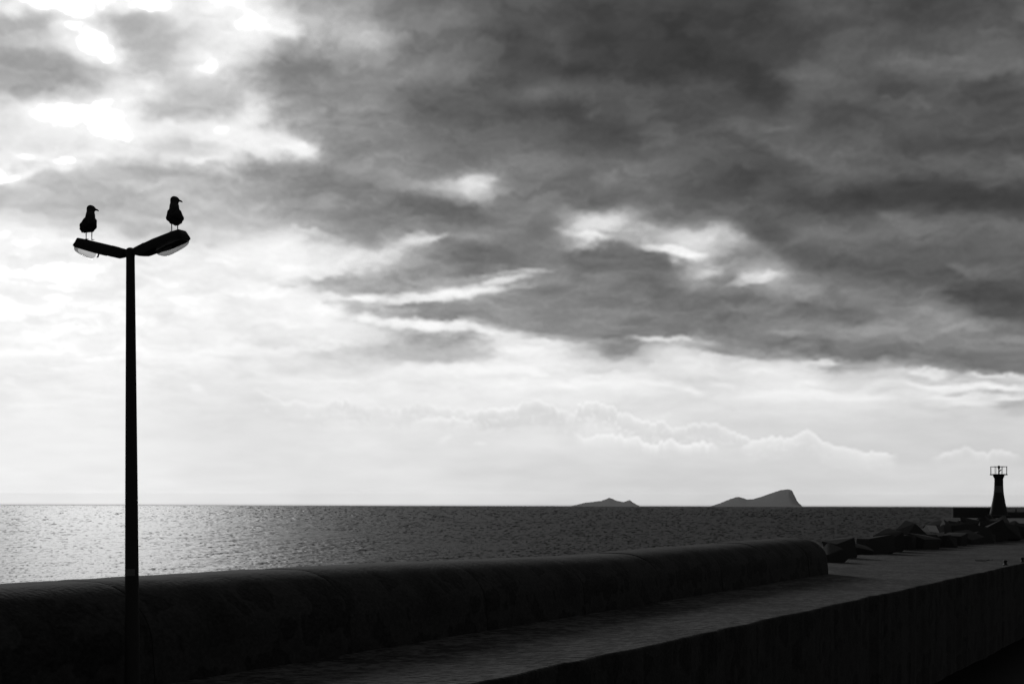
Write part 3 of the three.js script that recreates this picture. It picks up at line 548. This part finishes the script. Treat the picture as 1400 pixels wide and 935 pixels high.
// ------------------------------------------------------------------ lighthouse and its platform
{
  const mDark = new THREE.MeshStandardMaterial({ color: grey(0.018), roughness: 0.7 }), mBand = new THREE.MeshStandardMaterial({ color: grey(0.13), roughness: 0.75 }), mBase = new THREE.MeshStandardMaterial({ color: grey(0.05), roughness: 0.9 });
  const D = 220, x0 = 75.4;
  const pl = thing('lighthouse_platform', 'dark stepped concrete platform under the lighthouse at the pier end', 'platform', at(82, D));
  const foot = new THREE.Shape([[34.9, 113], [68.3, 216], [68.3, 226], [118, 226], [62, 113]].map(([x, d]) => new THREE.Vector2(x - 82, d - D)));
  part('lower_step', new THREE.ExtrudeGeometry(foot, { depth: 0.5, bevelEnabled: true, bevelSize: 0.05, bevelThickness: 0.05, bevelSegments: 2, bevelOffset: -0.05 }).rotateX(-Math.PI / 2).translate(0, 0.0, 0), mBase, pl);
  part('back_wall', new THREE.BoxGeometry(7.7, 1.6, 1.0).translate(-8.85, 1.3, -3.6), mBase, pl);
  part('parapet', new THREE.BoxGeometry(18.4, 0.95, 0.8).translate(4.3, 0.98, -3.7), mBase, pl);
  for (const dx of [-2.6, 1.6]) part('parapet_post', new THREE.CylinderGeometry(0.1, 0.14, 0.5, 8).translate(dx, 1.7, -3.7), mDark, pl);

  const lh = thing('lighthouse', 'small tapered lighthouse with pale band and railed gallery at pier end', 'lighthouse', at(x0, D, 0.55));
  const base = 0.55, ring = (pts) => new THREE.LatheGeometry(pts.map(([r, y]) => new THREE.Vector2(r, y - base)), 24);
  part('plinth', ring([[0, 0.56], [1.75, 0.56], [1.75, 0.95], [1.6, 1.0], [0, 1.0]]), mBase, lh);
  part('lower_shaft', ring([[1.42, 1.0], [1.28, 1.5], [1.16, 2.1], [1.04, 2.7], [0.90, 3.4], [0.80, 4.0], [0.735, 4.5]]), mDark, lh);
  part('pale_band', ring([[0.738, 4.5], [0.70, 5.0], [0.673, 5.52]]), mBand, lh);
  part('upper_shaft', ring([[0.67, 5.52], [0.66, 6.1], [0.655, 6.62], [0.70, 6.75], [0.83, 6.95], [0.85, 7.16], [0, 7.16]]), mDark, lh);
  part('gallery_floor', ring([[0, 7.18], [1.3, 7.18], [1.32, 7.24], [1.3, 7.33], [0, 7.33]]), mDark, lh);
  for (let k = 0; k < 8; k++) { const a = k * Math.PI / 4; part('railing_post', new THREE.CylinderGeometry(0.032, 0.032, 1.15, 6).translate(1.26 * Math.cos(a), 7.9 - base, 1.26 * Math.sin(a)), mDark, lh); }
  part('top_rail', new THREE.TorusGeometry(1.26, 0.038, 6, 40).rotateX(Math.PI / 2).translate(0, 8.48 - base, 0), mDark, lh);
  const lamp = part('beacon', new THREE.LatheGeometry([[0, 0], [0.13, 0], [0.11, 0.1], [0.09, 0.75], [0.13, 0.82], [0.18, 0.95], [0.18, 1.2], [0.1, 1.32], [0, 1.36]].map(([r, y]) => new THREE.Vector2(r, y)), 14).translate(0.02, 7.33 - base, 0), mDark, lh);
  part('bracket', mergeGeometries([bar(V(0.05, 7.68 - base, 0), V(0.44, 8.05 - base, 0), 0.06, 0.05, 6), new THREE.BoxGeometry(0.34, 0.05, 0.3).rotateZ(0.3).translate(0.32, 8.0 - base, 0)].map(plain)), mDark, lamp);
}

// ------------------------------------------------------------------ the twin-headed street lamp
const mPole = new THREE.MeshStandardMaterial({ color: grey(0.022), roughness: 0.75 });
const LAMP = { x: -4.54, d: 17.0, top: 5.33 };
const HEADS = [];
{
  const lamp = thing('street_lamp', 'tall twin-headed street lamp beside the sea wall, two gulls on top', 'street lamp', at(LAMP.x, LAMP.d));
  const lean = -0.034;                                        // the post leans a little to the left at its top
  const rings = [];
  for (const [y, r] of [[-0.05, 0.094], [0.9, 0.086], [0.905, 0.084], [2.5, 0.073], [4.0, 0.061], [5.28, 0.0505], [5.3, 0.047]]) {
    const c = []; for (let k = 0; k < 20; k++) { const a = k / 20 * 2 * Math.PI; c.push([lean * y / 5.3 + r * Math.cos(a), y, -r * Math.sin(a)]); }
    rings.push(c);
  }
  part('pole', loft(rings), mPole, lamp);
  part('pole_cap', new THREE.LatheGeometry([[0, 5.35], [0.025, 5.348], [0.045, 5.335], [0.054, 5.31], [0.054, 5.25], [0.05, 5.248]].map(([r, y]) => new THREE.Vector2(r, y)), 20).translate(lean, 0, 0), mPole, lamp);
  part('number_plate', loft([1.43, 1.51].map((y) => { const c = []; for (let k = 0; k < 20; k++) { const a = k / 20 * 2 * Math.PI, f = k > 12 && k < 18 ? 1 : 0.88; c.push([lean * y / 5.3 + 0.0835 * f * Math.cos(a), y, -0.0835 * f * Math.sin(a)]); } return c; }), true), new THREE.MeshStandardMaterial({ color: grey(0.12), roughness: 0.6 }), lamp);
  part('base_plate', new THREE.BoxGeometry(0.3, 0.03, 0.3).translate(0, 0.013, 0), mPole, lamp);

  const mHouse = new THREE.MeshStandardMaterial({ color: grey(0.03), map: rep(stains, 2, 2), roughness: 0.8 });
  const mBowl = new THREE.MeshPhysicalMaterial({ color: grey(0.5), transmission: 1, thickness: 0, roughness: 0.12, ior: 1.49 });
  const mRim = new THREE.MeshStandardMaterial({ color: grey(0.02), roughness: 0.6 });
  const mBulb = new THREE.MeshStandardMaterial({ color: grey(0.5), roughness: 0.3 });
  // a housing ring: rounded box section, s along the arm
  const sect = (s, yt, yb, wt, wb) => {
    const pts = [], h = (yt - yb);
    const shape = [[-wb, yb], [-wb * 0.92, yb - 0.0], [wb * 0.92, yb - 0.0], [wb, yb], [wb, yb + h * 0.45], [wt * 1.0, yt - h * 0.10], [wt * 0.8, yt], [-wt * 0.8, yt], [-wt * 1.0, yt - h * 0.10], [-wb, yb + h * 0.45]];
    for (const [z, y] of shape) pts.push([s, y, z]);
    return pts;
  };
  const head = (turn, tilt, broken, label) => {
    const h = part('lamp_head', loft([
      sect(0.0, 0.012, -0.024, 0.02, 0.022), sect(0.042, 0.014, -0.026, 0.02, 0.022), sect(0.043, 0.044, -0.046, 0.042, 0.046), sect(0.10, 0.046, -0.066, 0.052, 0.056), sect(0.165, 0.047, -0.084, 0.062, 0.068),
      sect(0.215, 0.051, -0.084, 0.07, 0.076), sect(0.22, 0.046, -0.083, 0.068, 0.078), sect(0.32, 0.048, -0.078, 0.08, 0.092), sect(0.37, 0.050, -0.078, 0.084, 0.10), sect(0.65, 0.050, -0.066, 0.086, 0.106), sect(0.765, 0.046, -0.062, 0.08, 0.10), sect(0.80, -0.020, -0.064, 0.07, 0.086)]), mHouse, lamp);
    tag(h, label);
    h.position.set(lean + 0.045 * Math.cos(turn), 5.285, -0.045 * Math.sin(turn));
    h.rotation.set(0, turn, 0); h.rotateZ(tilt);
    const rimR = (s0, s1, y0, y1, w) => { const c = []; for (let k = 0; k < 28; k++) { const a = k / 28 * 2 * Math.PI, ca = Math.cos(a), sa = Math.sin(a), e = 0.62; const px = Math.sign(ca) * Math.pow(Math.abs(ca), e), pz = Math.sign(sa) * Math.pow(Math.abs(sa), e); const s = lerp(s0, s1, 0.5 + px * 0.5); c.push([s, lerp(y0, y1, (s - s0) / (s1 - s0)), pz * w]); } return c; };
    part('bowl_rim', loft([rimR(0.36, 0.815, -0.076, -0.060, 0.112), rimR(0.36, 0.815, -0.090, -0.072, 0.112)], true), mRim, h);
    // bowl: a shallow tub in clear plastic; on the left head only its outer end is left
    const nu = 40, nv = 24, pos = [], idx = [], P = (i, j) => {
      const rr = i / nu, a = j / nv * 2 * Math.PI, ca = Math.cos(a), sa = Math.sin(a), e = 0.62, q = Math.sin(rr * Math.PI / 2), dep = Math.pow(Math.cos(rr * Math.PI / 2), 0.55);
      const px = Math.sign(ca) * Math.pow(Math.abs(ca), e) * q, pz = Math.sign(sa) * Math.pow(Math.abs(sa), e) * q, s = lerp(0.37, 0.806, 0.5 + px * 0.5);
      return [s, lerp(-0.088, -0.072, (s - 0.37) / 0.436) - 0.085 * dep * (1 - 0.25 * px), pz * 0.108];
    };
    for (let i = 0; i <= nu; i++) for (let j = 0; j < nv; j++) pos.push(...P(i, j));
    const keep = (p) => !broken || p[0] > 0.62 + 0.9 * (p[1] + 0.13) + 0.05 * vnoise(p[2] * 60, p[1] * 60, 601) + 0.03 * vnoise(p[2] * 150, p[1] * 150, 607);
    for (let i = 0; i < nu; i++) for (let j = 0; j < nv; j++) {
      const a = i * nv + j, b = i * nv + (j + 1) % nv;
      for (const tri of [[a, b, a + nv], [b, b + nv, a + nv]]) if (keep(P(i, j))) idx.push(...tri);
    }
    const bg = new THREE.BufferGeometry();
    bg.setAttribute('position', new THREE.Float32BufferAttribute(pos, 3)); bg.setIndex(idx); bg.computeVertexNormals();
    tag(part('bowl', bg, mBowl, h), broken ? 'broken clear lamp bowl with only its outer end left' : 'dusty clear lamp bowl');
    if (!broken) part('bulb', mergeGeometries([bar(V(0.36, -0.10, 0), V(0.44, -0.098, 0), 0.02, 0.02, 10), new THREE.SphereGeometry(0.028, 12, 8).scale(2.6, 1, 1).translate(0.5, -0.096, 0)].map(plain)), mBulb, h);
    else part('hanging_clip', mergeGeometries([bar(V(0.49, -0.08, 0.05), V(0.50, -0.124, 0.052), 0.008, 0.012, 6), bar(V(0.50, -0.124, 0.052), V(0.515, -0.134, 0.052), 0.007, 0.006, 6)].map(plain)), mRim, h);
    HEADS.push(h);
  };
  // arms set square to the wall: one towards the sea, one over the deck
  head(Math.PI - 0.467, 0.255, true, 'seaward lamp head with broken bowl');
  head(-0.467, 0.215, false, 'landward lamp head with whole bowl');
}

// ------------------------------------------------------------------ the two gulls
{
  const mGull = new THREE.MeshStandardMaterial({ vertexColors: true, roughness: 0.9 });
  const gull = (headTurn, label, pos, turn, size, feet) => {
    // joints: tail, rump, belly, breast, neck, head; wings folded along the sides
    const H = V(0.075, 0.362, 0), hd = (x, y, z) => V(H.x + x * Math.cos(headTurn) + z * Math.sin(headTurn), H.y + y, -x * Math.sin(headTurn) + z * Math.cos(headTurn));
    const bones = [
      [V(-0.225, 0.132, 0), V(-0.12, 0.152, 0), 0.012, 0.042], [V(-0.12, 0.152, 0), V(-0.01, 0.172, 0), 0.045, 0.074], [V(-0.01, 0.168, 0), V(0.05, 0.215, 0), 0.074, 0.066], [V(0.05, 0.215, 0), V(0.07, 0.285, 0), 0.068, 0.051],
      [V(0.07, 0.285, 0), H, 0.050, 0.040], [H, hd(0.022, 0.0, 0), 0.042, 0.034], [hd(0.02, 0.002, 0), hd(0.05, -0.006, 0), 0.028, 0.016],
      [V(0.03, 0.165, 0.040), V(0.012, 0.118, 0.038), 0.048, 0.022], [V(0.03, 0.165, -0.040), V(0.012, 0.118, -0.038), 0.048, 0.022],
    ];
    const wings = [1, -1].flatMap((s) => [[V(0.055, 0.225, s * 0.052), V(-0.03, 0.172, s * 0.066), 0.030, 0.036], [V(-0.03, 0.172, s * 0.066), V(-0.14, 0.152, s * 0.050), 0.036, 0.024], [V(-0.14, 0.152, s * 0.050), V(-0.26, 0.130, s * 0.012), 0.022, 0.007]]);
    const cone = (p, [a, b, ra, rb]) => { const ab = V().subVectors(b, a), t = clamp(V().subVectors(p, a).dot(ab) / ab.lengthSq()); return p.distanceTo(V().copy(a).addScaledVector(ab, t)) - lerp(ra, rb, t); };
    const smin = (a, b, k) => { const h = clamp(0.5 + 0.5 * (b - a) / k); return lerp(b, a, h) - k * h * (1 - h); };
    const N = 84, mc = new MarchingCubes(N, mGull, false, false, 90000), c0 = V(-0.06, 0.25, 0), half = 0.25, p = V(0, 0, 0);
    const tmpA = V(0, 0, 0);
    const fast = bones.map(([a, b, ra, rb]) => [a.x, a.y, a.z, b.x - a.x, b.y - a.y, b.z - a.z, ra, rb]), fastW = wings.map(([a, b, ra, rb]) => [a.x, a.y, a.z, b.x - a.x, b.y - a.y, b.z - a.z, ra, rb]);
    const dist = (x, y, z, q) => { const ax = x - q[0], ay = y - q[1], az = z - q[2], t = clamp((ax * q[3] + ay * q[4] + az * q[5]) / (q[3] * q[3] + q[4] * q[4] + q[5] * q[5])); return Math.hypot(ax - q[3] * t, ay - q[4] * t, az - q[5] * t) - lerp(q[6], q[7], t); };
    for (let k = 0; k < N; k++) for (let j = 0; j < N; j++) for (let i = 0; i < N; i++) {
      const x = c0.x + (i - N / 2) / (N / 2) * half, y = c0.y + (j - N / 2) / (N / 2) * half, z = c0.z + (k - N / 2) / (N / 2) * half;
      let d = 9; for (const q of fast) d = smin(d, dist(x, y, z, q), 0.022);
      let w = 9; for (const q of fastW) w = smin(w, dist(x, y, z, q), 0.012);
      mc.field[k * N * N + j * N + i] = -smin(d, w, 0.006);
    }
    mc.isolation = 0; mc.update();
    const g0 = new THREE.BufferGeometry(), cnt = mc.count;
    g0.setAttribute('position', new THREE.BufferAttribute(mc.positionArray.slice(0, cnt * 3), 3));
    g0.scale(half, half, half).translate(c0.x, c0.y, c0.z);
    let body = mergeVertices(g0, 1e-5); body.computeVertexNormals();
    const legs = [];
    for (const [s, f] of [[1, feet[0]], [-1, feet[1]]]) {
      const knee = V(0.006, 0.055 + f * 0.5, s * 0.034), foot = V(0.01, f, s * 0.034);
      legs.push(bar(V(0.014, 0.115, s * 0.035), knee, 0.0075, 0.0052, 8), bar(knee, foot, 0.0058, 0.0046, 8), new THREE.SphereGeometry(0.0075, 8, 6).translate(knee.x, knee.y, knee.z));
      for (const t of [-0.45, 0, 0.45]) legs.push(bar(foot, V(foot.x + 0.045 * Math.cos(t), f - 0.001, foot.z + 0.045 * Math.sin(t)), 0.005, 0.003, 6));
      legs.push(loft([[[foot.x, f + 0.002, foot.z - 0.002], [foot.x, f + 0.002, foot.z + 0.002], [foot.x, f - 0.003, foot.z + 0.002], [foot.x, f - 0.003, foot.z - 0.002]], [[foot.x + 0.035, f + 0.001, foot.z - 0.018], [foot.x + 0.035, f + 0.001, foot.z + 0.018], [foot.x + 0.035, f - 0.003, foot.z + 0.018], [foot.x + 0.035, f - 0.003, foot.z - 0.018]]]));
    }
    const billRings = [[0.030, 0.0, 0.017, 0.015], [0.055, -0.007, 0.0125, 0.010], [0.080, -0.014, 0.0120, 0.008], [0.094, -0.020, 0.0105, 0.0065], [0.104, -0.029, 0.003, 0.003]].map(([x, y, ry, rz]) => { const r = []; for (let k = 0; k < 10; k++) { const a = k / 10 * 2 * Math.PI, q = hd(x, y + ry * Math.sin(a), rz * Math.cos(a)); r.push([q.x, q.y, q.z]); } return r; });
    const bill = loft(billRings);
    const g = mergeGeometries([body, ...legs, bill].map((q) => plain(q.clone())));
    const pa = g.attributes.position, col = new Float32Array(pa.count * 3), nb = body.index.count;
    for (let i = 0; i < pa.count; i++) {
      const x = pa.getX(i), y = pa.getY(i), z = pa.getZ(i);
      let v = 0.05;                                            // young bird: mottled dark brown, a little paler on neck and breast
      if (i < nb) { v = 0.035 + 0.03 * sstep(0.24, 0.30, y) * (1 - sstep(0.34, 0.37, y)) + 0.02 * vnoise(x * 90, y * 90 + z * 70, 701); if (Math.abs(z) > 0.055) v *= 0.7; }
      col[i * 3] = col[i * 3 + 1] = col[i * 3 + 2] = Math.max(0.012, v);
    }
    g.setAttribute('color', new THREE.BufferAttribute(col, 3));
    const m = part('seagull', g, mGull);
    m.position.copy(pos); m.rotation.y = turn; m.scale.setScalar(size);
    tag(m, label, 'seagull', 'gulls standing on the street lamp');
  };
  scene.updateMatrixWorld(true);
  const spot = (h, s) => HEADS[h].localToWorld(V(s, 0.0495, 0));
  const a = spot(0, 0.645), b = spot(1, 0.655);
  gull(0.95, 'dark gull on the seaward lamp head with the broken bowl, upright, bill to the right', V(a.x, a.y + 0.003, a.z), -1.02, 1.0, [0.0, 0.0]);
  gull(1.25, 'dark gull on the landward lamp head with the whole bowl, facing the viewer', V(b.x, b.y + 0.003, b.z), -1.42, 1.0, [0.0, 0.0]);
}

// ------------------------------------------------------------------ small things on the far quay edge
{
  const mIron = new THREE.MeshStandardMaterial({ color: grey(0.02), roughness: 0.6 });
  const g = new THREE.LatheGeometry([[0, 0], [0.12, 0], [0.12, 0.02], [0.07, 0.05], [0.06, 0.13], [0.09, 0.16], [0.1, 0.19], [0.07, 0.225], [0, 0.235]].map(([r, y]) => new THREE.Vector2(r, y)), 14);
  const spots = [[19.25, 55.4, 'squat iron mooring bollard on the quay edge, left one of the pair'], [21.0, 58.4, 'squat iron mooring bollard on the quay edge by the right frame edge']];
  for (const [x, d, label] of spots) { const m = part('mooring_bollard', g, mIron); m.scale.setScalar(0.85); m.position.copy(at(x, d, 0)); tag(m, label, 'bollard', 'bollards on the far quay edge'); }
  const pts = [];
  for (let i = 0; i <= 40; i++) { const f = i / 40; pts.push(V((f - 0.4) * 0.9 + 0.1 * Math.sin(f * 17), 0.025 + 0.05 * Math.max(0, Math.sin(f * 9)) * f, 0.18 * Math.sin(f * 23) * f)); }
  const rope = part('mooring_rope', new THREE.TubeGeometry(new THREE.CatmullRomCurve3(pts), 80, 0.022, 6), mIron);
  rope.scale.setScalar(0.8); rope.position.copy(at(19.7, 59.5, 0));
  tag(rope, 'short tangled dark rope lying on the deck left of the bollards', 'rope');
}

renderer.render(scene, camera);
